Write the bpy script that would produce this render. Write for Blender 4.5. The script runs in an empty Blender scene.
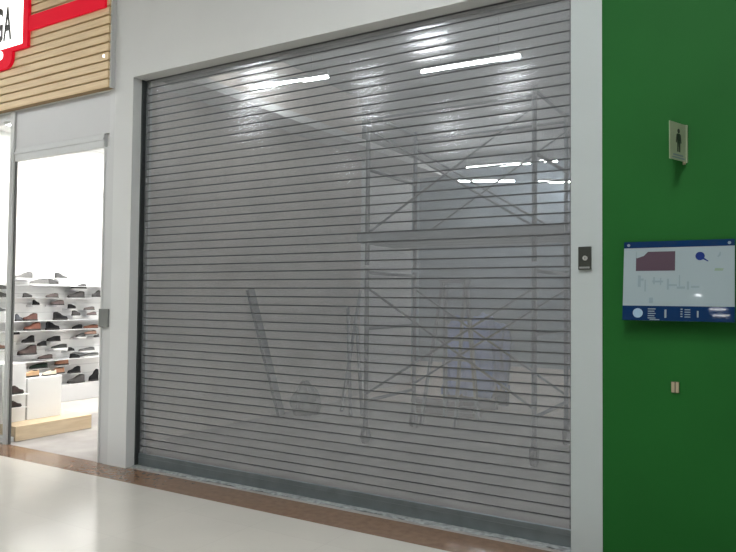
import bpy, bmesh, math, random
from mathutils import Vector, Matrix
random.seed(4)
S = bpy.context.scene
COL = S.collection
PI = math.pi

# ------------------------------------------------------------------ materials
def mat(name, col, rough=.5, metal=0., noise=0., nscale=6., bump=0., bscale=60., coat=0., alpha=None, emit=None, estr=0., spec=.5, trans=0.):
    m = bpy.data.materials.new(name); m.use_nodes = True
    nt = m.node_tree; b = nt.nodes['Principled BSDF']
    b.inputs['Base Color'].default_value = (*col, 1)
    b.inputs['Roughness'].default_value = rough
    b.inputs['Metallic'].default_value = metal
    b.inputs['Coat Weight'].default_value = coat
    b.inputs['Specular IOR Level'].default_value = spec
    b.inputs['Transmission Weight'].default_value = trans
    if emit:
        b.inputs['Emission Color'].default_value = (*emit, 1)
        b.inputs['Emission Strength'].default_value = estr
    tc = nt.nodes.new('ShaderNodeTexCoord')
    if noise:
        n = nt.nodes.new('ShaderNodeTexNoise'); n.inputs['Scale'].default_value = nscale; n.inputs['Detail'].default_value = 5
        nt.links.new(tc.outputs['Object'], n.inputs['Vector'])
        r = nt.nodes.new('ShaderNodeValToRGB')
        r.color_ramp.elements[0].position = .3; r.color_ramp.elements[1].position = .7
        r.color_ramp.elements[0].color = (*[max(0, c*(1-noise)) for c in col], 1)
        r.color_ramp.elements[1].color = (*[min(1, c*(1+noise)) for c in col], 1)
        nt.links.new(n.outputs['Fac'], r.inputs['Fac']); nt.links.new(r.outputs['Color'], b.inputs['Base Color'])
    if bump:
        n2 = nt.nodes.new('ShaderNodeTexNoise'); n2.inputs['Scale'].default_value = bscale
        nt.links.new(tc.outputs['Object'], n2.inputs['Vector'])
        bp = nt.nodes.new('ShaderNodeBump'); bp.inputs['Strength'].default_value = bump; bp.inputs['Distance'].default_value = .004
        nt.links.new(n2.outputs['Fac'], bp.inputs['Height']); nt.links.new(bp.outputs['Normal'], b.inputs['Normal'])
    return m

def perforated(name, col, rough, metal, open_):
    """sheet steel with holes far finer than a pixel: a share of the light goes straight through"""
    m = mat(name, col, rough, metal, noise=.04, nscale=3)
    nt = m.node_tree; b = nt.nodes['Principled BSDF']; out = nt.nodes['Material Output']
    t = nt.nodes.new('ShaderNodeBsdfTransparent'); mx = nt.nodes.new('ShaderNodeMixShader')
    mx.inputs[0].default_value = open_
    nt.links.new(b.outputs[0], mx.inputs[1]); nt.links.new(t.outputs[0], mx.inputs[2])
    nt.links.new(mx.outputs[0], out.inputs['Surface'])
    return m

def wood(name, c1, c2, scale=(1, 14, 14), rough=.55):
    m = mat(name, c1, rough); nt = m.node_tree; b = nt.nodes['Principled BSDF']
    tc = nt.nodes['Texture Coordinate']; mp = nt.nodes.new('ShaderNodeMapping'); mp.inputs['Scale'].default_value = scale
    n = nt.nodes.new('ShaderNodeTexNoise'); n.inputs['Scale'].default_value = 3; n.inputs['Detail'].default_value = 8; n.inputs['Distortion'].default_value = .6
    r = nt.nodes.new('ShaderNodeValToRGB'); r.color_ramp.elements[0].position = .32; r.color_ramp.elements[1].position = .68
    r.color_ramp.elements[0].color = (*c2, 1); r.color_ramp.elements[1].color = (*c1, 1)
    nt.links.new(tc.outputs['Object'], mp.inputs['Vector']); nt.links.new(mp.outputs[0], n.inputs['Vector'])
    nt.links.new(n.outputs['Fac'], r.inputs['Fac']); nt.links.new(r.outputs['Color'], b.inputs['Base Color'])
    return m

def tiles(name, c1, c2, mortar, size, rough, coat=0.):
    m = mat(name, c1, rough, coat=coat); nt = m.node_tree; b = nt.nodes['Principled BSDF']
    tc = nt.nodes['Texture Coordinate']
    br = nt.nodes.new('ShaderNodeTexBrick'); br.offset = 0; br.inputs['Scale'].default_value = 1
    br.inputs['Brick Width'].default_value = size; br.inputs['Row Height'].default_value = size
    br.inputs['Mortar Size'].default_value = .0015; br.inputs['Mortar Smooth'].default_value = .3
    br.inputs['Color1'].default_value = (*c1, 1); br.inputs['Color2'].default_value = (*c2, 1); br.inputs['Mortar'].default_value = (*mortar, 1)
    n = nt.nodes.new('ShaderNodeTexNoise'); n.inputs['Scale'].default_value = 1.3; n.inputs['Detail'].default_value = 6
    mx = nt.nodes.new('ShaderNodeMixRGB'); mx.blend_type = 'MULTIPLY'; mx.inputs[0].default_value = .18
    nt.links.new(tc.outputs['Object'], br.inputs['Vector']); nt.links.new(tc.outputs['Object'], n.inputs['Vector'])
    nt.links.new(br.outputs['Color'], mx.inputs[1]); nt.links.new(n.outputs['Fac'], mx.inputs[2])
    nt.links.new(mx.outputs[0], b.inputs['Base Color'])
    return m

M = {}
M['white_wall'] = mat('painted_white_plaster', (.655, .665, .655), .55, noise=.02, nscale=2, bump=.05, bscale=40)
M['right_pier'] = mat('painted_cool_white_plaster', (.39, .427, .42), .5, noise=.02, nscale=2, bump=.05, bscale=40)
M['green'] = mat('green_paint', (.011, .094, .016), .6, spec=.12, noise=.07, nscale=1.6, bump=.06, bscale=30)
M['floor'] = tiles('beige_polished_tile', (.62, .59, .53), (.605, .575, .515), (.54, .51, .46), .6, .13)
M['floor_brown'] = mat('brown_polished_stone', (.20, .12, .075), .16, noise=.18, nscale=18)
M['store_floor'] = tiles('pale_store_tile', (.66, .61, .57), (.65, .60, .56), (.55, .51, .48), .6, .2)
M['concrete'] = mat('bare_screed', (.30, .28, .265), .75, noise=.22, nscale=2.5, bump=.2, bscale=12)
M['pale_screed'] = mat('pale_screed', (.62, .50, .43), .6, noise=.1, nscale=3)
M['room_wall'] = mat('raw_beige_plaster', (.70, .62, .56), .8, noise=.14, nscale=1.2, bump=.1, bscale=15)
M['room_wall_grey'] = mat('raw_grey_plaster', (.27, .32, .37), .8, noise=.12, nscale=1.1)
M['room_ceiling'] = mat('raw_ceiling', (.35, .36, .37), .8)
M['hall_ceiling'] = mat('hall_ceiling_paint', (.72, .72, .71), .7)
M['hall_wall'] = mat('hall_wall_paint', (.62, .61, .58), .6)
M['slat'] = perforated('perforated_galvanised_slat', (.50, .515, .535), .13, .36, .645)
M['slat_joint'] = mat('slat_hinge_steel', (.16, .165, .17), .45, .7)
M['bar'] = mat('bottom_bar_steel', (.20, .235, .25), .4, .7, noise=.1, nscale=9)
M['guide'] = mat('guide_rail_steel', (.10, .11, .11), .4, .7)
M['sill'] = mat('rough_grey_sill', (.27, .285, .285), .6, noise=.45, nscale=26, bump=.5, bscale=60)
M['alu'] = mat('satin_aluminium', (.58, .59, .585), .4)
M['alu_panel'] = mat('grey_white_panel', (.55, .555, .555), .4)
M['gasket'] = mat('dark_gasket', (.12, .125, .12), .5)
M['lock'] = mat('lock_steel', (.27, .28, .27), .4, .5)
M['glass'] = mat('clear_glass', (.95, .97, .96), .02, trans=1.)
M['fascia_wood'] = wood('pine_batten', (.88, .69, .43), (.76, .56, .32), (.9, 12, 30))
M['fascia_back'] = mat('dark_batten_gap', (.36, .25, .14), .8)
M['platform_wood'] = wood('pale_oak', (.72, .58, .40), (.60, .46, .30), (8, .8, 8))
M['red'] = mat('red_sign_face', (.72, .008, .03), .6, emit=(1, .008, .035), estr=.22, spec=.1)
M['sign_white'] = mat('lit_sign_face', (.95, .95, .92), .4, emit=(1, .99, .95), estr=1.6)
M['letter'] = mat('dark_letter_vinyl', (.035, .032, .03), .5)
M['store_white'] = mat('store_white_paint', (.82, .82, .81), .5)
M['shelf'] = mat('white_shelf_laminate', (.66, .66, .67), .5)
M['groove'] = mat('slatwall_channel', (.55, .55, .55), .5)
M['lamp'] = mat('lamp_diffuser', (.9, .9, .9), .5, emit=(.955, .985, 1), estr=48)
M['store_lamp'] = mat('store_lamp_diffuser', (.9, .9, .9), .5, emit=(1, .985, .95), estr=17)
M['tube'] = mat('fluorescent_tube', (.9, .9, .9), .5, emit=(.95, 1, 1), estr=85)
M['fixture'] = mat('fixture_enamel', (.45, .45, .45), .5)
M['scaf'] = mat('scaffold_steel', (.06, .075, .095), .5, .1, noise=.3, nscale=12)
M['plank'] = wood('grey_scaffold_plank', (.20, .24, .27), (.15, .18, .21), (1, 10, 10), .8)
M['rubber'] = mat('black_rubber', (.03, .03, .03), .7)
M['board'] = wood('dark_timber', (.06, .065, .07), (.04, .045, .05), (10, 10, .8), .8)
M['redwood'] = wood('dark_red_timber', (.09, .055, .05), (.06, .035, .033), (1, 10, 10), .8)
M['sack'] = mat('dark_sacking', (.12, .125, .12), .85, noise=.3, nscale=14, bump=.4, bscale=30)
M['tarp'] = mat('blue_plastic_sheet', (.20, .28, .66), .14, noise=.2, nscale=5, coat=.5)
M['ladder'] = mat('ladder_aluminium', (.20, .20, .24), .4, .5)
M['key'] = mat('dark_bronze_plate', (.055, .058, .05), .4, .6)
M['chrome'] = mat('brushed_chrome', (.6, .6, .58), .3, .9)
M['outlet'] = mat('aged_beige_plastic', (.36, .30, .20), .5)
M['outlet_slot'] = mat('outlet_slot', (.10, .10, .06), .6)
M['flag'] = mat('aged_brushed_sign_plate', (.27, .315, .21), .45, .1)
M['flag_black'] = mat('black_pictogram', (.012, .018, .012), .5)
M['acr'] = mat('acrylic_plate_face', (.255, .31, .325), .03, spec=.28)
M['navy'] = mat('navy_print', (.004, .022, .075), .03, spec=.28)
M['plum'] = mat('plum_print', (.075, .05, .066), .03, spec=.28)
M['bluedot'] = mat('blue_print', (.015, .03, .14), .03, spec=.28)
M['paleprint'] = mat('pale_blue_print', (.25, .36, .45), .12, spec=.28)
M['greyprint'] = mat('grey_print', (.20, .255, .275), .12, spec=.28)
M['palegreen'] = mat('faint_green_print', (.20, .27, .20), .12, spec=.28)

# ------------------------------------------------------------------ mesh helpers
def NB(): return bmesh.new()
def box(bm, x0, x1, y0, y1, z0, z1, mi=0, bev=0.):
    vs = [bm.verts.new(v) for v in ((x0,y0,z0),(x1,y0,z0),(x1,y1,z0),(x0,y1,z0),(x0,y0,z1),(x1,y0,z1),(x1,y1,z1),(x0,y1,z1))]
    fs = [bm.faces.new([vs[i] for i in q]) for q in ((0,3,2,1),(4,5,6,7),(0,1,5,4),(1,2,6,5),(2,3,7,6),(3,0,4,7))]
    for f in fs: f.material_index = mi
    if bev:
        es = list({e for f in fs for e in f.edges})
        r = bmesh.ops.bevel(bm, geom=es, offset=bev, segments=2, affect='EDGES', profile=.5)
        for f in r['faces']: f.material_index = mi
    return vs
def tube(bm, a, b, r, seg=10, mi=0):
    a = Vector(a); b = Vector(b); d = (b-a); L = d.length
    q = d.to_track_quat('Z', 'Y').to_matrix().to_4x4(); q.translation = (a+b)/2
    res = bmesh.ops.create_cone(bm, cap_ends=True, segments=seg, radius1=r, radius2=r, depth=L, matrix=q)
    for v in res['verts']:
        for f in v.link_faces: f.material_index = mi; f.smooth = len(f.verts) == 4
def plank(bm, a, b, w, t, side):
    """a straight board from a to b, width w along 'side', thickness t"""
    a = Vector(a); b = Vector(b); d = (b-a).normalized(); s = Vector(side); s = (s - d*s.dot(d)).normalized(); n = d.cross(s)
    vs = []
    for p in (a, b):
        for (i, j) in ((-1,-1),(1,-1),(1,1),(-1,1)): vs.append(bm.verts.new(p + s*i*w/2 + n*j*t/2))
    for q in ((0,1,2,3),(7,6,5,4),(0,4,5,1),(1,5,6,2),(2,6,7,3),(3,7,4,0)): bm.faces.new([vs[k] for k in q])
    bmesh.ops.recalc_face_normals(bm, faces=bm.faces[:])
def disc(bm, c, r, y0, y1, seg=24):
    tube(bm, (c[0], y0, c[1]), (c[0], y1, c[1]), r, seg)
def prism(bm, pts, y0, y1):
    """polygon in x-z extruded along y"""
    a = [bm.verts.new((x, y0, z)) for x, z in pts]; b = [bm.verts.new((x, y1, z)) for x, z in pts]
    bm.faces.new(a); bm.faces.new(b[::-1])
    n = len(pts)
    for i in range(n): bm.faces.new((a[i], b[i], b[(i+1) % n], a[(i+1) % n]))
    bmesh.ops.recalc_face_normals(bm, faces=bm.faces[:])
def obj(name, bm, ms, parent=None, loc=None):
    me = bpy.data.meshes.new(name); bm.to_mesh(me); bm.free()
    for m in (ms if isinstance(ms, (list, tuple)) else [ms]): me.materials.append(M[m] if isinstance(m, str) else m)
    o = bpy.data.objects.new(name, me); COL.objects.link(o)
    if parent: o.parent = parent
    if loc: o.location = loc
    return o
def bx(name, m, *a, parent=None, bev=0.):
    bm = NB(); box(bm, *a, bev=bev); return obj(name, bm, m, parent)
def thing(name, label, cat, loc=(0,0,0), group=None, rz=0.):
    o = bpy.data.objects.new(name, None); COL.objects.link(o); o.location = loc; o.rotation_euler = (0, 0, rz); o.empty_display_size = .1
    return tag(o, label, cat, group)
def tag(o, label, cat, group=None):
    o['label'] = label; o['category'] = cat
    if group: o['group'] = group
    return o
def struct(o, label=None, cat=None):
    o['kind'] = 'structure'
    if label: o['label'] = label
    if cat: o['category'] = cat
    return o

XA, XB, XC, ZT = -4.92, -1.069, -.889, 3.446      # opening left, opening right, green paint edge, opening top
HC = 5.2                                          # hall ceiling
RC = 4.6                                         # closed unit's ceiling

# ------------------------------------------------------------------ setting
struct(bx('floor', 'floor', -20, 6, -19, -.305, -.12, 0), 'glossy beige tiled mall floor', 'floor')
struct(bx('trim_1', 'floor_brown', -15, 6, -.305, .02, -.12, 0), 'brown polished stone border along the foot of the shopfronts', 'floor border')
bm = NB()
box(bm, -5.16, XA, 0, .22, 0, HC); box(bm, -5.42, -5.16, .2205, .26, 0, RC)                     # left pier
box(bm, XA, XB, 0, .22, ZT, HC)                       # lintel
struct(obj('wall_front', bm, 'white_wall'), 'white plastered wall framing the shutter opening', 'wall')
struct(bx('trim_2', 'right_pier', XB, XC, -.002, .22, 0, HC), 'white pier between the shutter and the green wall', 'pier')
struct(bx('wall_right', 'green', XC, 4.2, .0, .22, 0, HC), 'green painted wall to the right of the shutter', 'wall')
struct(bx('wall_front_left', 'white_wall', -11, -5.16, .0, .22, 3.375, HC), 'wall above the shoe shop front', 'wall')
# hall around the viewer
struct(bx('ceiling', 'hall_ceiling', -20, 6, -19, .0, HC, HC+.1), 'white mall ceiling', 'ceiling')
struct(bx('wall_back', 'hall_wall', -20, 6, -19.15, -19, 0, HC), 'far wall of the mall hall', 'wall')
struct(bx('wall_hall_left', 'hall_wall', -20.15, -20, -19, .2, 0, HC), 'left end wall of the mall hall', 'wall')
struct(bx('wall_hall_right', 'hall_wall', 6, 6.15, -19, .2, 0, HC), 'right end wall of the mall hall', 'wall')
# closed unit behind the shutter
struct(bx('floor_unit', 'concrete', -7.6, .75, .02, 4.72, -.12, -.001), 'bare screed floor of the closed unit', 'floor')
struct(bx('floor_unit_back', 'pale_screed', -7.6, .75, 4.72, 11, -.12, -.0005), 'paler floor at the back of the closed unit', 'floor')
struct(bx('wall_unit_left', 'room_wall', -5.74, -5.6, .462, 5.0, 0, RC), 'beige left wall of the closed unit', 'wall')
struct(bx('wall_unit_left_back', 'room_wall_grey', -7.74, -7.6, 5.0, 11, 0, RC), 'grey left wall at the back of the closed unit', 'wall')
struct(bx('wall_unit_return', 'room_wall_grey', -7.6, -5.74, 4.9, 5.0, 0, RC), 'return wall of the closed unit', 'wall')
struct(bx('wall_unit_back', 'room_wall_grey', -7.6, .75, 11, 11.14, 0, RC), 'grey back wall of the closed unit', 'wall')
struct(bx('wall_unit_right', 'room_wall_grey', .75, .9, .22, 11, 0, RC), 'grey right wall of the closed unit', 'wall')
struct(bx('ceiling_unit', 'room_ceiling', -7.7, .9, .22, 11.14, RC, RC+.1), 'ceiling of the closed unit', 'ceiling')
# shoe shop shell
struct(bx('floor_store', 'store_floor', -9.1, -5.0, .02, 7, -.12, -.0015), 'pale floor of the shoe shop', 'floor')
bm = NB()
pl = [(-5.31, .05), (-5.22, .05), (-5.22, .06), (-5.745, .46), (-5.745, 7), (-5.80, 7), (-5.80, .43)]
_a = [bm.verts.new((x, y, 0)) for x, y in pl]; _b = [bm.verts.new((x, y, 3.7)) for x, y in pl]
bm.faces.new(_a[::-1]); bm.faces.new(_b)
for i in range(7): bm.faces.new((_a[i], _a[(i+1) % 7], _b[(i+1) % 7], _b[i]))
bmesh.ops.recalc_face_normals(bm, faces=bm.faces[:])
struct(obj('wall_store_right', bm, 'store_white'), 'white party wall of the shoe shop', 'wall')
struct(bx('wall_store_back', 'store_white', -9.1, -5.80, 7, 7.1, 0, 3.7), 'white back wall of the shoe shop', 'wall')
struct(bx('ceiling_store', 'store_white', -9.1, -5.16, .05, 7.1, 3.7, 3.8), 'white ceiling of the shoe shop', 'ceiling')
bm = NB(); box(bm, -9.1, -8.95, .06, 7, 0, 3.7)
for k in range(11): box(bm, -8.951, -8.948, .3, 6.9, .35+k*.13, .356+k*.13, 1)
w = obj('wall_store_left', bm, ['store_white', 'groove']); struct(w, 'white slatted display wall of the shoe shop', 'wall')
struct(bx('wall_store_front', 'store_white', -11, -9.1, .0, .2, 0, 3.375), 'wall left of the shop window', 'wall')
struct(bx('baseboard_store', 'groove', -8.95, -8.70, .5, 6.9, 0, .235, bev=.006), 'grey-white plinth running along the foot of the shoe wall', 'plinth')

# ------------------------------------------------------------------ roller shutter
sh = thing('roller_shutter', 'wide grey perforated metal roller shutter pulled down to the floor', 'roller shutter', ((XA+XB)/2, .125, .011))
x0, x1 = XA+.03, XB+.03
ys = .125
prof = []      # (y, z, joint?)
P = .0665
zb = .111
nz = int((ZT + .02 - zb)/P)
bm = NB()
def strip(pts, mi, smooth):
    pv = None
    for (y, z) in pts:
        v = (bm.verts.new((x0, y, z)), bm.verts.new((x1, y, z)))
        if pv:
            f = bm.faces.new((pv[0], pv[1], v[1], v[0])); f.material_index = mi; f.smooth = smooth
        pv = v
gh = .010
for k in range(nz+1):
    za = zb + k*P
    n = 6; bul = .0003
    front = []; back = []
    for i in range(n+1):
        t = i/n; z = za + gh/2 + t*(P-gh)
        b = bul*(1-(2*t-1)**2)
        front.append((ys - b, z)); back.append((ys + .0055 - b*.6, z))
    strip(front, 0, True); strip(back[::-1], 0, True)
    # recessed joint between this slat and the next
    zc = za + P
    strip([(ys, zc-gh/2), (ys+.006, zc-gh/2+.001), (ys+.006, zc+gh/2-.001), (ys, zc+gh/2)], 1, False)
cur = obj('curtain', bm, ['slat', 'slat_joint'], sh); cur.matrix_parent_inverse = Matrix.Translation(-Vector(sh.location))
def under(o, p): o.matrix_parent_inverse = Matrix.Translation(-Vector(p.location)); return o
bm = NB(); box(bm, x0, x1, ys-.012, ys+.014, .011, zb+.004, bev=.003)
box(bm, x0, x1, ys-.016, ys-.011, .075, .083)
under(obj('bottom_bar', bm, 'bar', sh), sh)
bm = NB(); box(bm, XA, XA+.012, ys-.03, ys+.03, .0, ZT-.001); box(bm, XA+.012, XA+.045, ys+.014, ys+.03, 0, ZT-.001)
under(obj('guide_rail', bm, 'guide', sh), sh)
bm = NB(); box(bm, XB-.012, XB, ys-.03, ys+.03, .0, ZT-.001); box(bm, XB-.045, XB-.012, ys+.014, ys+.03, 0, ZT-.001)
under(obj('guide_rail', bm, 'guide', sh), sh)
bm = NB(); box(bm, XA+.046, XB-.046, ys+.05, ys+.28, ZT+.03, ZT+.26)
under(obj('roller_box', bm, 'slat_joint', sh), sh)
# sill
bm = NB()
N = 60
rows_ = [(.062, 0), (.07, .008), (.10, .0105), (.16, .0105)]
grid = [[bm.verts.new((XA + (XB-XA)*i/N, y + (random.uniform(-.012, .012) if j < 2 else 0), z + (random.uniform(-.002, .002) if 0 < j < 3 else 0))) for i in range(N+1)] for j, (y, z) in enumerate(rows_)]
for j in range(3):
    for i in range(N): bm.faces.new((grid[j][i], grid[j][i+1], grid[j+1][i+1], grid[j+1][i]))
box(bm, XA, XB, .10, .16, -.001, .0095)
struct(obj('trim_3', bm, 'sill'), 'rough grey sill strip under the shutter', 'sill')

# ------------------------------------------------------------------ things on the right
t = thing('key_switch', 'small dark metal key switch box on the white pier beside the shutter', 'key switch', (-.985, -.002, 1.748))
bm = NB(); box(bm, -.037, .037, -.022, 0, -.068, .068, bev=.004); obj('housing', bm, 'key', t)
bm = NB(); tube(bm, (.004, -.022, .0), (.004, -.029, .0), .014, 20); o = obj('key_cylinder', bm, 'chrome', t)
bm = NB(); box(bm, .0025, .0055, -.0297, -.0288, -.008, .008); obj('key_slot', bm, 'rubber', o)
bm = NB(); box(bm, -.03, .03, -.0235, -.0215, -.061, -.05, bev=.0008); obj('name_strip', bm, 'lock', t)

t = thing('wall_socket', 'small beige socket with two upright bars low on the green wall', 'socket', (-.502, 0, 1.03))
bm = NB(); box(bm, -.02, .02, -.008, 0, -.03, .03); obj('recess_plate', bm, 'outlet_slot', t)
bm = NB(); box(bm, -.0185, -.003, -.014, -.007, -.028, .028, bev=.002); box(bm, .004, .018, -.014, -.007, -.028, .028, bev=.002); obj('cover', bm, 'outlet', t)

# flag sign
ang = math.atan2(-.18, -.07)
t = thing('restroom_sign', 'small metal flag sign with a black standing figure, jutting from the green wall', 'restroom sign', (-.437, -.002, 2.36), rz=ang)
bm = NB(); box(bm, .012, .185, -.002, .002, -.098, .106, bev=.001); obj('plate', bm, 'flag', t)
bm = NB(); box(bm, -.0, .014, -.006, .006, -.10, .108, bev=.002); obj('bracket', bm, 'flag', t)
def figure(y0, y1):
    bm = NB(); disc(bm, (.093, .062), .0125, y0, y1, 20)
    prism(bm, [(.070,.040),(.078,.047),(.108,.047),(.116,.040),(.122,-.002),(.113,-.004),(.107,.026),(.108,-.052),(.0965,-.052),(.0945,-.004),(.0915,-.004),(.0895,-.052),(.078,-.052),(.079,.026),(.073,-.004),(.064,-.002)], y0, y1)
    return bm
obj('pictogram', figure(.002, .003), 'flag_black', t)
obj('pictogram', figure(-.003, -.002), 'flag_black', t)
bm = NB(); box(bm, .045, .150, .002, .0028, -.074, -.066); box(bm, .03, .16, .002, .0028, -.088, -.081); obj('caption_line', bm, 'greyprint', t)
bm = NB(); tube(bm, (.03, .0, -.098), (.03, 0, -.112), .008, 12); obj('end_cap', bm, 'outlet', t)

# evacuation plan plate: tilted back a little, standing on spacers
t = thing('evacuation_plan', 'acrylic wall plan board with navy bands on the green wall', 'plan board', (-.485, -.05, 1.613))
t.rotation_euler = (math.radians(-8.), 0, 0)
W, H = .278, .2215
bm = NB(); box(bm, -W, W, -.004, .004, -H, H, bev=.0015); obj('panel', bm, 'acr', t)
bm = NB(); box(bm, -W, W, -.0052, -.0035, H-.036, H); obj('header_band', bm, 'navy', t)
bm = NB(); box(bm, -W, W, -.0052, -.0035, -H, -H+.081); ft = obj('footer_band', bm, 'navy', t)
bm = NB(); prism(bm, [(-.212, .055), (-.010, .055), (-.010, .163), (-.150, .163), (-.172, .140), (-.205, .128), (-.212, .128)], -.0052, -.0038); fp = obj('floor_plan_block', bm, 'plum', t)
bm = NB(); prism(bm, [(-.213, .125), (-.209, .125), (-.209, .165), (-.213, .165)], -.0051, -.0038); obj('plan_outline', bm, 'greyprint', fp)
bm = NB(); disc(bm, (.113, .133), .023, -.0052, -.0038, 28); prism(bm, [(.128, .115), (.152, .102), (.154, .106), (.134, .122)], -.005, -.0038); obj('round_symbol', bm, 'bluedot', t)
bm = NB(); prism(bm, [(.200, .125), (.212, .135), (.214, .152), (.208, .154), (.203, .140), (.196, .128)], -.005, -.0038); obj('arrow_mark', bm, 'greyprint', t)
bm = NB(); prism(bm, [(.182, .052), (.222, .052), (.226, .064), (.186, .066)], -.005, -.0038); obj('green_mark', bm, 'palegreen', t)
for (a, b, c, d) in ((-.20,-.185,-.035,.03),(-.185,-.17,.0,.012),(-.165,-.158,-.06,.005),(-.125,-.07,-.01,.0),(-.12,-.112,-.02,.02),(-.085,-.079,-.025,.015),(-.05,-.04,-.05,.01),(-.04,.0,-.03,-.02),(.0,.04,-.045,-.033),(.01,.016,-.03,.03),(.05,.06,-.05,-.005),(.07,.11,-.04,-.03),(-.14,-.12,-.125,-.095)):
    bm = NB(); box(bm, a, b, -.005, -.0038, c, d); obj('route_mark', bm, 'greyprint', t)
bm = NB(); disc(bm, (-.197, -.181), .026, -.0058, -.0045, 28); obj('round_emblem', bm, 'paleprint', ft)
def cap(a_, b_, c_, d_):
    bm = NB(); box(bm, a_, b_, -.0056, -.0045, c_, d_); obj('caption_line', bm, 'greyprint', ft)
for k in range(5): cap(-.145, -.105-.006*(k % 2), -.160-k*.0125, -.155-k*.0125)
cap(-.135, -.085, -.218, -.214); cap(-.06, -.05, -.205, -.160)
for k in range(4): cap(.02, .03, -.16-k*.013, -.154-k*.013); cap(.04, .068, -.162-k*.013, -.157-k*.013)
cap(.10, .108, -.2, -.165)
for sx in (-1, 1):
    for sz in (-1, 1): bm = NB(); tube(bm, (sx*(W-.025), .004, sz*(H-.02)), (sx*(W-.025), .046 - sz*.028, sz*(H-.02)+.006), .007, 14); obj('spacer', bm, 'chrome', t)
for sx in (-1, 1): bm = NB(); tube(bm, (sx*(W-.025), -.005, H-.02), (sx*(W-.025), -.008, H-.02), .008, 14); obj('screw_cap', bm, 'greyprint', t)

# ------------------------------------------------------------------ shoe shop front
fa = thing('wooden_fascia', 'pine batten fascia above the shoe shop entrance', 'fascia', (-5.17, 0, 3.38))
bm = NB(); fz0, fz1, fy = 3.385, 4.98, -.062
pitch = .083
k = 0
while fz0 + k*pitch < fz1:
    z = fz0 + k*pitch
    box(bm, -10.6, -5.185, fy, fy+.03, z, z+pitch-.015, bev=.003); k += 1
under(obj('battens', bm, 'fascia_wood', fa), fa)
under(bx('backing', 'fascia_back', -10.6, -5.185, fy+.03, -.003, fz0+.005, fz1, parent=fa), fa)
under(bx('end_trim', 'alu_panel', -5.185, -5.163, fy+.018, -.001, fz0-.004, fz1, parent=fa), fa)
under(bx('bottom_trim', 'fascia_back', -10.6, -5.185, fy+.01, -.001, fz0-.006, fz0+.004, parent=fa), fa)

sg = thing('shop_sign', 'red and white lit shop sign mounted on the wooden fascia', 'shop sign', (-6.33, fy, 4.0))
y = -.095
under(bx('red_frame', 'red', -7.9, -6.355, y, fy-.001, 3.95, 4.64, parent=sg, bev=.006), sg)
under(bx('white_panel', 'sign_white', -7.84, -6.435, y-.006, y, 3.995, 4.595, parent=sg, bev=.004), sg)
under(bx('red_bar', 'red', -6.355, -5.215, y+.008, fy-.001, 4.11, 4.26, parent=sg, bev=.004), sg)
bm = NB()
pts = [(-7.2, 3.955), (-7.2, 3.79)]
for i in range(9):
    a = -PI/2 + i*(PI/2)/8
    pts.append((-6.72 + .11*math.cos(a), 3.90 + .11*math.sin(a)))
pts.append((-6.61, 3.955))
prism(bm, pts, y, fy-.001); tb = under(obj('red_tab', bm, 'red', sg), sg)
bm = NB(); disc(bm, (-6.805, 3.935), .045, y-.006, y, 24); obj('white_dot', bm, 'sign_white', tb)
def text(s, name, m, parent, x, yy, z, h, sx, dep=.004):
    cu = bpy.data.curves.new(name, 'FONT'); cu.body = s; cu.size = 1; cu.extrude = .5; cu.offset = .022
    to = bpy.data.objects.new('tmp_text', cu); COL.objects.link(to)
    dg = bpy.context.evaluated_depsgraph_get(); me = bpy.data.meshes.new_from_object(to.evaluated_get(dg))
    bpy.data.objects.remove(to)
    xs = [v.co.x for v in me.vertices]; zs = [v.co.y for v in me.vertices]
    sc = h/(max(zs)-min(zs))
    for v in me.vertices:
        X, Y, Z = v.co
        v.co = ((X-max(xs))*sc*sx + x, yy - Z*dep, (Y-min(zs))*sc + z)
    me.materials.clear(); me.materials.append(M[m])
    o = bpy.data.objects.new(name, me); COL.objects.link(o); o.parent = parent; o.matrix_parent_inverse = Matrix.Translation(-Vector(sg.location))
    return o
text('A', 'letter', 'letter', sg, -6.615, y-.008, 4.072, .345, .40)
text('G', 'letter', 'letter', sg, -6.765, y-.008, 4.067, .355, .42)
bm = NB(); tube(bm, (-5.245, fy+.002, 3.672), (-5.245, fy-.006, 3.672), .014, 16); tag(obj('glowing_disc', bm, 'sign_white'), 'tiny glowing white disc at the right end of the wooden fascia', 'cap')  # small round disc in the glowing sign-face material

# door frame (structure) with its parts
d = thing('door_1', 'grey aluminium shop entrance frame', 'door frame', (-5.94, 0, 0)); struct(d)
bm = NB(); box(bm, -5.312, -5.161, .012, .05, 0, 2.86); box(bm, -5.225, -5.161, .002, .012, 0, 3.375); box(bm, -5.30, -5.285, .004, .012, 0, 2.86)
under(obj('jamb', bm, 'alu', d), d)
bm = NB(); box(bm, -6.75, -6.69, .0, .02, 0, 3.375); box(bm, -6.73, -6.715, -.006, .0, 0, 3.0)
under(obj('mullion', bm, 'alu', d), d)
under(bx('gasket_strip', 'gasket', -6.75, -6.665, .0205, .036, 0, 2.86, parent=d), d)
bm = NB(); box(bm, -6.69, -5.312, .012, .06, 2.86, 2.99, bev=.006); box(bm, -6.69, -5.312, .004, .02, 2.93, 2.955)
under(obj('transom', bm, 'alu', d), d)
bm = NB(); box(bm, -6.69, -5.225, .02, .06, 2.99, 3.375); under(obj('header_panel', bm, 'alu_panel', d), d)
bm = NB(); box(bm, -5.302, -5.178, -.016, .012, 1.222, 1.385, bev=.004); box(bm, -5.25, -5.244, -.0175, -.014, 1.225, 1.382); lk = under(obj('lock_box', bm, 'lock', d), d); lk['label'] = 'dark grey lock box'
wn = thing('window_1', 'clear shop window left of the entrance', 'window', (-7.9, 0, 0)); struct(wn)
under(bx('pane', 'glass', -9.06, -6.75, .07, .082, .05, 3.3, parent=wn), wn)
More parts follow.
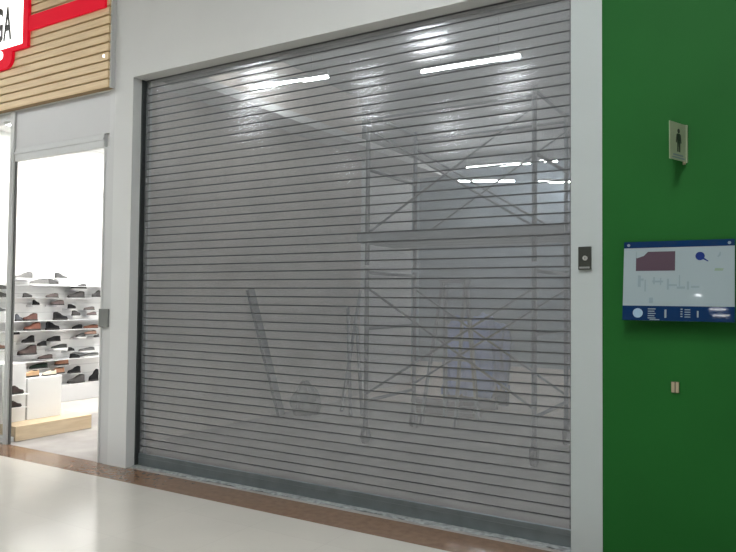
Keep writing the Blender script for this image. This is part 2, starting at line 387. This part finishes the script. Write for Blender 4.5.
bm = NB(); box(bm, -9.1, -6.75, .03, .12, 0, .05); box(bm, -9.1, -6.75, .03, .12, 3.3, 3.375); box(bm, -9.1, -9.06, .03, .12, .05, 3.3)
under(obj('window_frame', bm, 'alu', wn), wn)

# display platform and pedestals
tag(bx('display_platform', 'platform_wood', -8.55, -6.74, .13, 1.04, -.001, .152, bev=.004), 'low pale oak display platform just inside the entrance', 'platform')
p1 = tag(bx('display_pedestal', 'store_white', -7.42, -7.0, .42, .83, .1525, .598, bev=.004), 'lower white display block with tan and cream shoes on top', 'display block')
p2 = thing('display_pedestal', 'taller white display block holding two brown clogs on its side ledges', 'display block', (-7.2, .2, .1525))
under(bx('block', 'store_white', -7.42, -7.0, .14, .40, .1525, .772, parent=p2, bev=.004), p2)
under(bx('ledge', 'store_white', -7.0, -6.86, .16, .36, .448, .458, parent=p2), p2)
under(bx('ledge', 'store_white', -7.0, -6.86, .16, .34, .312, .322, parent=p2), p2)

tag(bx('wall_panel', 'shelf', -8.951, -8.93, 2.07, 2.35, 2.39, 3.16, bev=.003), 'blank white upright panel high on the shoe wall', 'panel')

# ------------------------------------------------------------------ shoes
CL = {'light grey': (.17,.17,.165), 'mid grey': (.09,.09,.09), 'dark grey': (.07,.066,.066), 'brown grey': (.14,.115,.11), 'black': (.012,.012,.013), 'dusty pink': (.21,.16,.155),
      'slate grey': (.09,.095,.11), 'red brown': (.11,.055,.045), 'rust orange': (.27,.115,.085), 'chestnut brown': (.20,.085,.055), 'pale orange': (.52,.33,.26), 'dark brown': (.07,.05,.047),
      'charcoal': (.04,.042,.04), 'green black': (.02,.035,.027), 'orange brown': (.34,.17,.11), 'tan brown': (.36,.19,.12), 'cream': (.75,.66,.52), 'tan': (.52,.33,.19)}
for c, v in CL.items(): M['shoe_'+c] = mat('shoe_'+c.replace(' ', '_'), v, .75, noise=.12, nscale=30, spec=.2)
M['sole_dark'] = mat('dark_sole', (.03, .028, .026), .7); M['sole_white'] = mat('white_sole', (.7, .7, .68), .6); M['lining'] = mat('shoe_lining', (.05, .045, .04), .9)

def shoe_mesh(L, Hh, kind):
    """toe towards -y, heel at +y; returns upper, sole, lining bmeshes"""
    wd = L*.19
    st = [(0, .30), (.06, .62), (.16, .88), (.28, .98), (.42, .88), (.56, .76), (.72, .74), (.86, .72), (.95, .58), (1, .34)]
    if kind == 'boot': tp = [.26, .34, .40, .46, .60, .86, 1., 1., 1., .97]
    else:              tp = [.36, .48, .58, .66, .82, .96, .86, .84, .98, .92]
    sole_h = min(.026, Hh*.22)
    up = NB(); rings = []
    for (u, w), tz in zip(st, tp):
        yy = -L/2 + u*L; hw = wd*w; top = sole_h + (Hh-sole_h)*tz
        ring = []
        if kind == 'boot' and u > .5: lift = 1.
        else: lift = 0.
        for i in range(13):
            a = PI*i/12
            cx = math.cos(a); sz = math.sin(a)
            ex = abs(cx)**(.55 if lift else .8)*(1 if cx >= 0 else -1)
            ring.append(up.verts.new((hw*ex*(1-.25*sz*(1-lift*.3)), yy, sole_h*.8 + (top-sole_h*.8)*sz**(.42 if lift else .75))))
        rings.append(ring)
    for a, b in zip(rings, rings[1:]):
        for i in range(12):
            f = up.faces.new((a[i], b[i], b[i+1], a[i+1])); f.smooth = True
    up.faces.new(rings[0]); up.faces.new(rings[-1][::-1])
    bmesh.ops.recalc_face_normals(up, faces=up.faces[:])
    so = NB(); lo = []; hi = []
    out = [(1, u, w) for u, w in st] + [(-1, u, w) for u, w in st[::-1]]
    for s_, u, w in out:
        yy = -L/2 - .004 + u*(L+.008)
        lo.append(so.verts.new((s_*wd*(w*1.06+.03), yy, .0 + (.006 if u < .08 else 0)))); hi.append(so.verts.new((s_*wd*(w*1.06+.03), yy, sole_h)))
    n = len(out)
    for i in range(n): so.faces.new((lo[i], lo[(i+1) % n], hi[(i+1) % n], hi[i]))
    so.faces.new(hi); so.faces.new(lo[::-1])
    bmesh.ops.recalc_face_normals(so, faces=so.faces[:])
    li = NB()
    zt = Hh*(1.0 if kind == 'boot' else .93)
    y0 = -L/2 + L*(.68 if kind == 'boot' else .60); y1 = -L/2 + L*.95
    q = Matrix.Translation((0, (y0+y1)/2, zt)) @ Matrix.Diagonal((wd*.50, (y1-y0)/2, .006, 1))
    bmesh.ops.create_uvsphere(li, u_segments=14, v_segments=6, radius=1, matrix=q)
    return up, so, li
def shoe(label, col, L, Hh, kind, toe, loc, group, sole='sole_dark', rz=0.):
    s = thing('shoe', label, 'shoe', loc, group, rz=(0 if toe == 'L' else PI)+rz)
    u, so, li = shoe_mesh(L, Hh, kind)
    obj('upper', u, 'shoe_'+col, s); obj('sole', so, sole, s); obj('lining', li, 'lining', s)
    return s

SH = [('R1', 1.527, 1.714, 0.26, 0.102, 'L', 'boot', 'light grey'), ('R1', 1.69, 1.643, 0.268, 0.096, 'L', 'low', 'light grey'), ('R1', 1.925, 1.647, 0.185, 0.099, 'R', 'low', 'mid grey'), ('R1', 2.058, 1.729, 0.191, 0.093, 'R', 'boot', 'mid grey'),
('R2', 1.555, 1.47, 0.131, 0.061, 'R', 'low', 'dark grey'), ('R2', 1.923, 1.472, 0.186, 0.063, 'L', 'low', 'brown grey'), ('R2', 2.308, 1.482, 0.265, 0.094, 'L', 'boot', 'dark grey'), ('R2', 2.347, 1.585, 0.251, 0.088, 'L', 'boot', 'mid grey'), ('R2', 2.65, 1.484, 0.14, 0.096, 'L', 'boot', 'dark grey'),
('R3', 1.683, 1.367, 0.10, 0.069, 'R', 'boot', 'black'), ('R3', 2.008, 1.366, 0.197, 0.071, 'L', 'low', 'dusty pink'), ('R3', 2.242, 1.315, 0.123, 0.065, 'R', 'low', 'black'), ('R3', 2.533, 1.291, 0.173, 0.051, 'L', 'low', 'brown grey'),
('R4', 1.438, 1.155, 0.10, 0.094, 'R', 'boot', 'slate grey'), ('R4', 1.6, 1.155, 0.205, 0.102, 'L', 'boot', 'red brown'), ('R4', 2.062, 1.155, 0.215, 0.113, 'R', 'boot', 'black'), ('R4', 2.315, 1.213, 0.133, 0.075, 'R', 'low', 'dark grey'), ('R4', 2.578, 1.216, 0.156, 0.048, 'L', 'low', 'dusty pink'),
('R5', 1.415, 0.973, 0.08, 0.052, 'R', 'low', 'black'), ('R5', 1.633, 1.018, 0.236, 0.109, 'L', 'boot', 'rust orange'), ('R5', 1.943, 1.018, 0.202, 0.112, 'R', 'boot', 'black'), ('R5', 2.341, 1.018, 0.158, 0.065, 'L', 'low', 'black'), ('R5', 2.567, 1.018, 0.24, 0.059, 'L', 'low', 'chestnut brown'), ('R5', 2.56, 0.927, 0.207, 0.06, 'L', 'low', 'pale orange'),
('R6', 1.579, 0.855, 0.174, 0.095, 'L', 'boot', 'black'), ('R6', 1.785, 0.800, 0.136, 0.07, 'L', 'low', 'black'), ('R6', 1.963, 0.855, 0.202, 0.077, 'L', 'low', 'black'), ('R6', 2.40, 0.885, 0.16, 0.073, 'L', 'low', 'mid grey'), ('R6', 2.67, 0.885, 0.09, 0.048, 'L', 'low', 'dark grey'),
('R7', 1.568, 0.69, 0.262, 0.129, 'L', 'boot', 'dark brown'), ('R7', 2.052, 0.742, 0.24, 0.071, 'L', 'low', 'charcoal'), ('R7', 2.248, 0.703, 0.10, 0.057, 'R', 'low', 'black'), ('R7', 2.506, 0.682, 0.257, 0.06, 'L', 'low', 'mid grey'), ('R7', 2.551, 0.598, 0.31, 0.06, 'L', 'low', 'light grey'),
('R8', 1.744, 0.492, 0.255, 0.076, 'L', 'low', 'green black'), ('R8', 1.839, 0.616, 0.213, 0.062, 'L', 'low', 'dark brown'), ('R8', 2.006, 0.395, 0.267, 0.09, 'L', 'low', 'tan brown'), ('R8', 2.098, 0.512, 0.208, 0.086, 'L', 'low', 'orange brown'), ('R8', 2.304, 0.381, 0.198, 0.095, 'L', 'boot', 'black'), ('R8', 2.311, 0.598, 0.157, 0.068, 'R', 'low', 'black'),
('R9', 2.34, 0.2365, 0.266, 0.115, 'L', 'boot', 'dark grey'), ('R9', 2.638, 0.2365, 0.157, 0.17, 'L', 'boot', 'black'),
('R2', 1.17, 1.579, .2, .08, 'R', 'boot', 'dark grey'), ('R2', 1.17, 1.47, .2, .08, 'R', 'low', 'black'), ('R3', 1.17, 1.264, .2, .1, 'R', 'boot', 'mid grey'), ('R7', 1.17, .791, .2, .07, 'R', 'low', 'chestnut brown')]
LONG = [1.638, 1.47, 1.152, 1.018, .598]      # heights of the continuous shelves (top faces)
SHELF_NAME = {1.638: 'topmost', 1.47: 'second', 1.152: 'third', 1.018: 'fourth', .598: 'lowest'}
for z in LONG:
    tag(bx('wall_shelf', 'shelf', -8.951, -8.70, .95, 3.6, z-.006, z-.0005), f'thin white continuous shelf on the shoe wall, {SHELF_NAME[z]} of the five', 'shelf', 'long shelves of the shoe wall')
ROW = {'R1': 'topmost', 'R2': 'second', 'R3': 'third', 'R4': 'fourth', 'R5': 'fifth', 'R6': 'sixth', 'R7': 'seventh', 'R8': 'eighth', 'R9': 'bottom'}
ORD = ['first', 'second', 'third', 'fourth', 'fifth', 'sixth', 'seventh', 'eighth', 'ninth', 'tenth']
byrow = {}
for s in SH: byrow.setdefault(s[0], []).append(s)
for r, ss in byrow.items():
    ss.sort(key=lambda s: s[1])
    for i, (r_, y_, z_, L, Hh, toe, kd, col) in enumerate(ss):
        k = 'ankle boot' if kd == 'boot' else 'low shoe'
        lab = f'{col} {k} on the shoe wall, {ORD[i]} from left in the {ROW[r]} row'
        zz = z_; onlong = False
        for lz in LONG:
            if abs(z_-lz) < .013: zz = lz; onlong = True
        if r == 'R9': onlong = True; zz = .2355
        xs_ = -8.755 if z_ == 1.643 and L > .2 else -8.80
        if z_ == 1.714: xs_ = -8.865
        shoe(lab, col, L, Hh, kd, toe, (xs_, y_, zz), 'shoes on the shoe wall', 'sole_white' if col in ('light grey', 'charcoal', 'mid grey') else 'sole_dark')
        if not onlong:
            bm = NB(); hl = max(.05, L/2-.01)
            box(bm, -8.951, -8.815 if z_ == 1.714 else -8.74, y_-hl, y_+hl, z_-.005, z_-.0005); box(bm, -8.951, -8.94, y_-hl, y_+hl, z_-.03, z_-.008)
            tag(obj('shoe_bracket', bm, 'shelf'), f'short white bracket under the {ORD[i]} shoe from left in the {ROW[r]} row', 'bracket', 'single brackets of the shoe wall')
shoe('tan open shoe on the lower white display block', 'tan', .19, .075, 'low', 'L', (-7.12, .53, .5985), 'shoes on the display blocks')
shoe('cream shoe at the right end of the lower white display block', 'cream', .17, .06, 'low', 'L', (-7.10, .74, .5985), 'shoes on the display blocks')
shoe('dark brown clog on the upper side ledge of the taller white block', 'dark brown', .13, .085, 'boot', 'R', (-6.93, .262, .4585), 'shoes on the display blocks')
shoe('dark brown clog on the lower side ledge of the taller white block', 'dark brown', .12, .065, 'boot', 'R', (-6.93, .245, .3225), 'shoes on the display blocks')

# ------------------------------------------------------------------ inside the closed unit
t = thing('scaffold_tower', 'grey mobile scaffold tower on castors behind the shutter', 'scaffold', (-2.83, 2.55, 0))
def T(o): return under(o, t)
X1, X2, Y1, Y2 = -3.70, -1.925, 2.03, 3.12
for xi in (X1, X2):
    for lift in (0, 1):
        za = .19 + lift*1.66; zt = za + 1.62
        bm = NB()
        for yy in (Y1, Y2): tube(bm, (xi, yy, za), (xi, yy, zt), .024)
        for zz in (za+.25, za+1.0, zt-.04): tube(bm, (xi, Y1, zz), (xi, Y2, zz), .018)
        T(obj('end_frame', bm, 'scaf', t))
for yy in (Y1, Y2):
    for lift in (0, 1):
        za = .19 + lift*1.66
        for (p_, q_) in ((1.42, .32), (.32, 1.42)):
            off = .016 if p_ > q_ else -.016
            bm = NB(); tube(bm, (X1, yy+off, za+p_), (X2, yy+off, za+q_), .0125); T(obj('cross_brace', bm, 'scaf', t))
for yy in (Y1+.06, Y1+.34, Y1+.62):
    bm = NB(); box(bm, X1-.12, X2+.3, yy, yy+.24, 2.08, 2.125, bev=.003); T(obj('platform_plank', bm, 'plank', t))
bm = NB(); box(bm, X1-.1, X2+.28, Y1-.035, Y1-.01, 2.08, 2.19); T(obj('toe_board', bm, 'plank', t))
for yy in (Y1, Y2):
    bm = NB(); tube(bm, (X1, yy, 3.38), (X2, yy, 3.38), .016); T(obj('guard_rail', bm, 'scaf', t))
for xi in (X1, X2):
    for yy in (Y1, Y2):
        bm = NB(); tube(bm, (xi, yy, .15), (xi, yy, .26), .028); box(bm, xi-.034, xi-.028, yy-.03, yy+.03, .06, .16); box(bm, xi+.028, xi+.034, yy-.03, yy+.03, .06, .16); box(bm, xi-.034, xi+.034, yy-.03, yy+.03, .15, .158)
        c_ = T(obj('castor', bm, 'scaf', t))
        bm = NB(); tube(bm, (xi-.022, yy, .074), (xi+.022, yy, .074), .074, 20); obj('wheel', bm, 'rubber', c_)

t = thing('step_ladder', 'grey folding step ladder standing behind the scaffold tower', 'ladder', (-3.45, 3.6, 0))
for s in (-1, 1):
    bm = NB(); plank(bm, (-3.45+s*.22, 3.94, .0), (-3.45+s*.14, 3.74, 1.74), .07, .03, (0, 1, 0)); under(obj('stile', bm, 'ladder', t), t)
    bm = NB(); plank(bm, (-3.45+s*.22, 3.24, .0), (-3.45+s*.15, 3.68, 1.70), .05, .025, (0, 1, 0)); under(obj('rear_leg', bm, 'ladder', t), t)
bm = NB(); box(bm, -3.62, -3.28, 3.62, 3.80, 1.70, 1.745, bev=.004); under(obj('top_cap', bm, 'ladder', t), t)
for k in range(6):
    z = .25 + k*.25; f_ = z/1.74
    bm = NB(); box(bm, -3.45-.22+.08*f_, -3.45+.22-.08*f_, 3.94-.2*f_-.05, 3.94-.2*f_+.04, z-.014, z+.014); under(obj('tread', bm, 'ladder', t), t)

# blue sheeting over a stack on battens
t = thing('covered_stack', 'stack covered in shiny blue plastic sheeting behind the scaffold', 'covered stack', (-3.72, 5.12, 0))
bm = NB(); bmesh.ops.create_grid(bm, x_segments=40, y_segments=30, size=1)
rnd = random.Random(7)
def wob(a, b): return .035*math.sin(9*a+3*b) + .03*math.sin(13*b-4*a+1) + .018*math.sin(23*a+17*b)
for v in bm.verts:
    a, b = v.co.x, v.co.y
    m_ = max(abs(a)/.62, abs(b)/.58, 1e-4)
    h_ = 1.10 + .14*math.cos(a*2.2) if m_ < 1 else 1.10 - (m_-1)*1.35
    s_ = min(1, 1/m_)*(1 + .16*max(0, m_-1))
    v.co = (-3.72 + a*s_*.56 + wob(b, a)*.4, 5.12 + b*s_*.58 + wob(a, b)*.5, max(.17, h_ + wob(a, b)))
for f in bm.faces: f.smooth = True
o = under(obj('sheeting', bm, 'tarp', t), t); sd = o.modifiers.new('thickness', 'SOLIDIFY'); sd.thickness = .006
bm = NB(); box(bm, -4.02, -3.40, 4.82, 5.42, .17, .98, bev=.02); under(obj('crate', bm, 'redwood', t), t)
bm = NB(); box(bm, -4.08, -3.34, 4.85, 4.95, 0, .17); box(bm, -4.08, -3.34, 5.3, 5.4, 0, .17); under(obj('bearer', bm, 'redwood', t), t)
for i, (z, dx) in enumerate(((0, 0), (.062, .05), (.124, -.03))):
    tag(bx('timber_plank', 'redwood', -4.2+dx, -3.3+dx-.1*i, 4.06+.01*i, 4.24-.01*i, z+.0005, z+.06, bev=.003), 'dark timber plank in the floor stack by the blue sheeting, '+('lowest of three', 'middle of three', 'topmost of three')[i], 'plank', 'timber stack on the floor')

bm = NB(); plank(bm, (-5.40, 2.80, .02), (-5.562, 2.36, 1.60), .11, .045, (0, 1, 0))
tag(obj('leaning_board', bm, 'board'), 'dark board leaning against the left wall behind the shutter', 'board')
for i, (a, b, r) in enumerate((((-4.65, 3.24, .03), (-5.57, 4.60, 1.35), .024), ((-4.55, 3.36, .03), (-5.57, 4.86, 1.05), .024), ((-4.95, 3.50, .03), (-5.57, 4.95, 1.62), .024))):
    bm = NB(); tube(bm, a, b, r)
    tag(obj('leaning_pipe', bm, 'scaf'), ('grey pipe leaning on the wall left of the scaffold, nearest of three', 'grey pipe leaning on the wall left of the scaffold, shortest of three', 'grey pipe leaning on the wall left of the scaffold, tallest of three')[i], 'pipe', 'pipes leaning on the wall')
bm = NB(); bmesh.ops.create_icosphere(bm, subdivisions=4, radius=1)
for v in bm.verts:
    x_, y_, z_ = v.co; k = 1 + .10*math.sin(5*x_+3*z_) + .07*math.sin(9*y_-4*z_+2)
    zz = max(-.8, z_); n_ = 1 - .45*max(0, z_)**1.5
    v.co = (-5.25 + x_*.17*k*n_, 3.12 + y_*.22*k*n_, .235*.8 + zz*.235*(k if zz > -.79 else 1))
for f in bm.faces: f.smooth = True
tag(obj('rubble_sack', bm, 'sack'), 'dark lumpy sack on the floor near the left wall behind the shutter', 'sack')

# fluorescent tubes hanging in the unit
def tubelamp(a, b, lab, z=4.0):
    a = Vector((*a, z)); b = Vector((*b, z)); m_ = (a+b)/2
    l = thing('fluorescent_ceiling_light', lab, 'tube lamp', m_, 'tube lamps in the closed unit')
    bm = NB(); plank(bm, a - m_ + Vector((0,0,.04)), b - m_ + Vector((0,0,.04)), .036, .04, (b-a).normalized().cross(Vector((0,0,1)))); obj('housing', bm, 'fixture', l)
    for f_ in (.2, .8):
        h_ = a + (b-a)*f_ - m_
        bm = NB(); tube(bm, h_ + Vector((0,0,.058)), h_ + Vector((0,0,RC-z)), .005, 8); obj('hanger', bm, 'fixture', l)
    bm = NB(); tube(bm, a-m_, b-m_, .014, 12); obj('tube', bm, 'tube', l)
tubelamp((-5.42, 2.16), (-4.377, 2.26), 'lit tube lamp at the upper left behind the shutter')
tubelamp((-3.375, 2.62), (-2.277, 2.66), 'lit tube lamp at the upper middle behind the shutter')
tubelamp((-5.109, 8.03), (-3.913, 8.12), 'lit tube lamp far back, upper left of the rear cluster')
tubelamp((-3.70, 8.05), (-3.44, 8.2), 'short lit lamp far back, upper right of the rear cluster')
tubelamp((-5.90, 9.3), (-4.80, 9.85), 'lit tube lamp far back, lower left of the rear cluster')
tubelamp((-4.38, 10.2), (-3.6, 10.6), 'lit tube lamp far back, lower right of the rear cluster')

# ------------------------------------------------------------------ lamps of the hall and the shop, with added fill panels
def panel(x, y_, z, w, l, m, lab, grp):
    q = thing('ceiling_light', lab, 'ceiling light', (x, y_, z), grp)
    bm = NB(); box(bm, -w/2-.03, w/2+.03, -l/2-.03, l/2+.03, -.03, 0); obj('frame', bm, 'fixture', q)
    bm = NB(); box(bm, -w/2, w/2, -l/2, l/2, -.036, -.029); obj('diffuser', bm, m, q)
for (x, y_) in ((-7.41, -4.44), (-8.74, -5.74), (-9.80, -6.90), (-4.27, -4.42), (-5.95, -5.56), (-6.90, -7.16), (-3.68, -6.35), (-4.28, -7.83), (-5.84, -8.61), (-6.57, -10.25), (-10.36, -11.63)):
    panel(x, y_, HC, .42 if y_ > -4.5 else .30, .26 if y_ > -4.5 else .18, 'lamp', 'small oblong ceiling light in the mall hall behind the viewer', 'oblong lights of the mall hall')
for (x, y_) in ((-13.5, -5.5), (-15.5, -8.), (-12.6, -3.2), (-9.6, -3.2), (-.4, -3.0), (-.6, -4.6), (1.6, -9.)):  # unseen fill panels added to brighten walls and floor, clear of shutter reflections
    panel(x, y_, HC, .8, .8, 'lamp', 'large square fill light added out of view on the mall ceiling', 'added square fill lights of the mall hall')
for (x, y_, w_, l_) in ((-1.27, -13.5, .34, .05), (-1.24, -14.05, .34, .05), (-1.58, -12.34, .1, .1)):
    panel(x, y_, HC, w_, l_, 'lamp', 'small slim lamp high in the mall hall behind the viewer', 'slim lamps of the mall hall')
for i, (x, y_) in enumerate(((-6.6, 1.3), (-8.0, 1.3), (-6.6, 3.0), (-8.0, 3.0), (-6.6, 5.0), (-8.0, 5.0))):
    panel(x, y_, 3.7, .9, .9, 'store_lamp', 'bright square ceiling light inside the shoe shop', 'ceiling lights of the shoe shop')

# ------------------------------------------------------------------ world, camera
wd = bpy.data.worlds.new('World'); S.world = wd; wd.use_nodes = True
wd.node_tree.nodes['Background'].inputs[0].default_value = (.8, .85, .9, 1); wd.node_tree.nodes['Background'].inputs[1].default_value = .3

cd = bpy.data.cameras.new('camera'); cam = bpy.data.objects.new('camera', cd); COL.objects.link(cam)
cd.sensor_fit = 'HORIZONTAL'; cd.sensor_width = 36; cd.lens = 690.31/736*36; cd.clip_start = .05
fw = Vector((-.51330652, .85758676, .03257866)); up = Vector((.00858745, -.03282688, .99942416)); rt = fw.cross(up)
m3 = Matrix((rt, up, -fw)).transposed(); cam.matrix_world = Matrix.Translation((0, -4.1317, 1.5)) @ m3.to_4x4()
S.camera = cam
S.view_settings.view_transform = 'Standard'; S.view_settings.look = 'None'; S.view_settings.gamma = 1; S.view_settings.use_curve_mapping = False
S.view_settings.exposure = 0.26
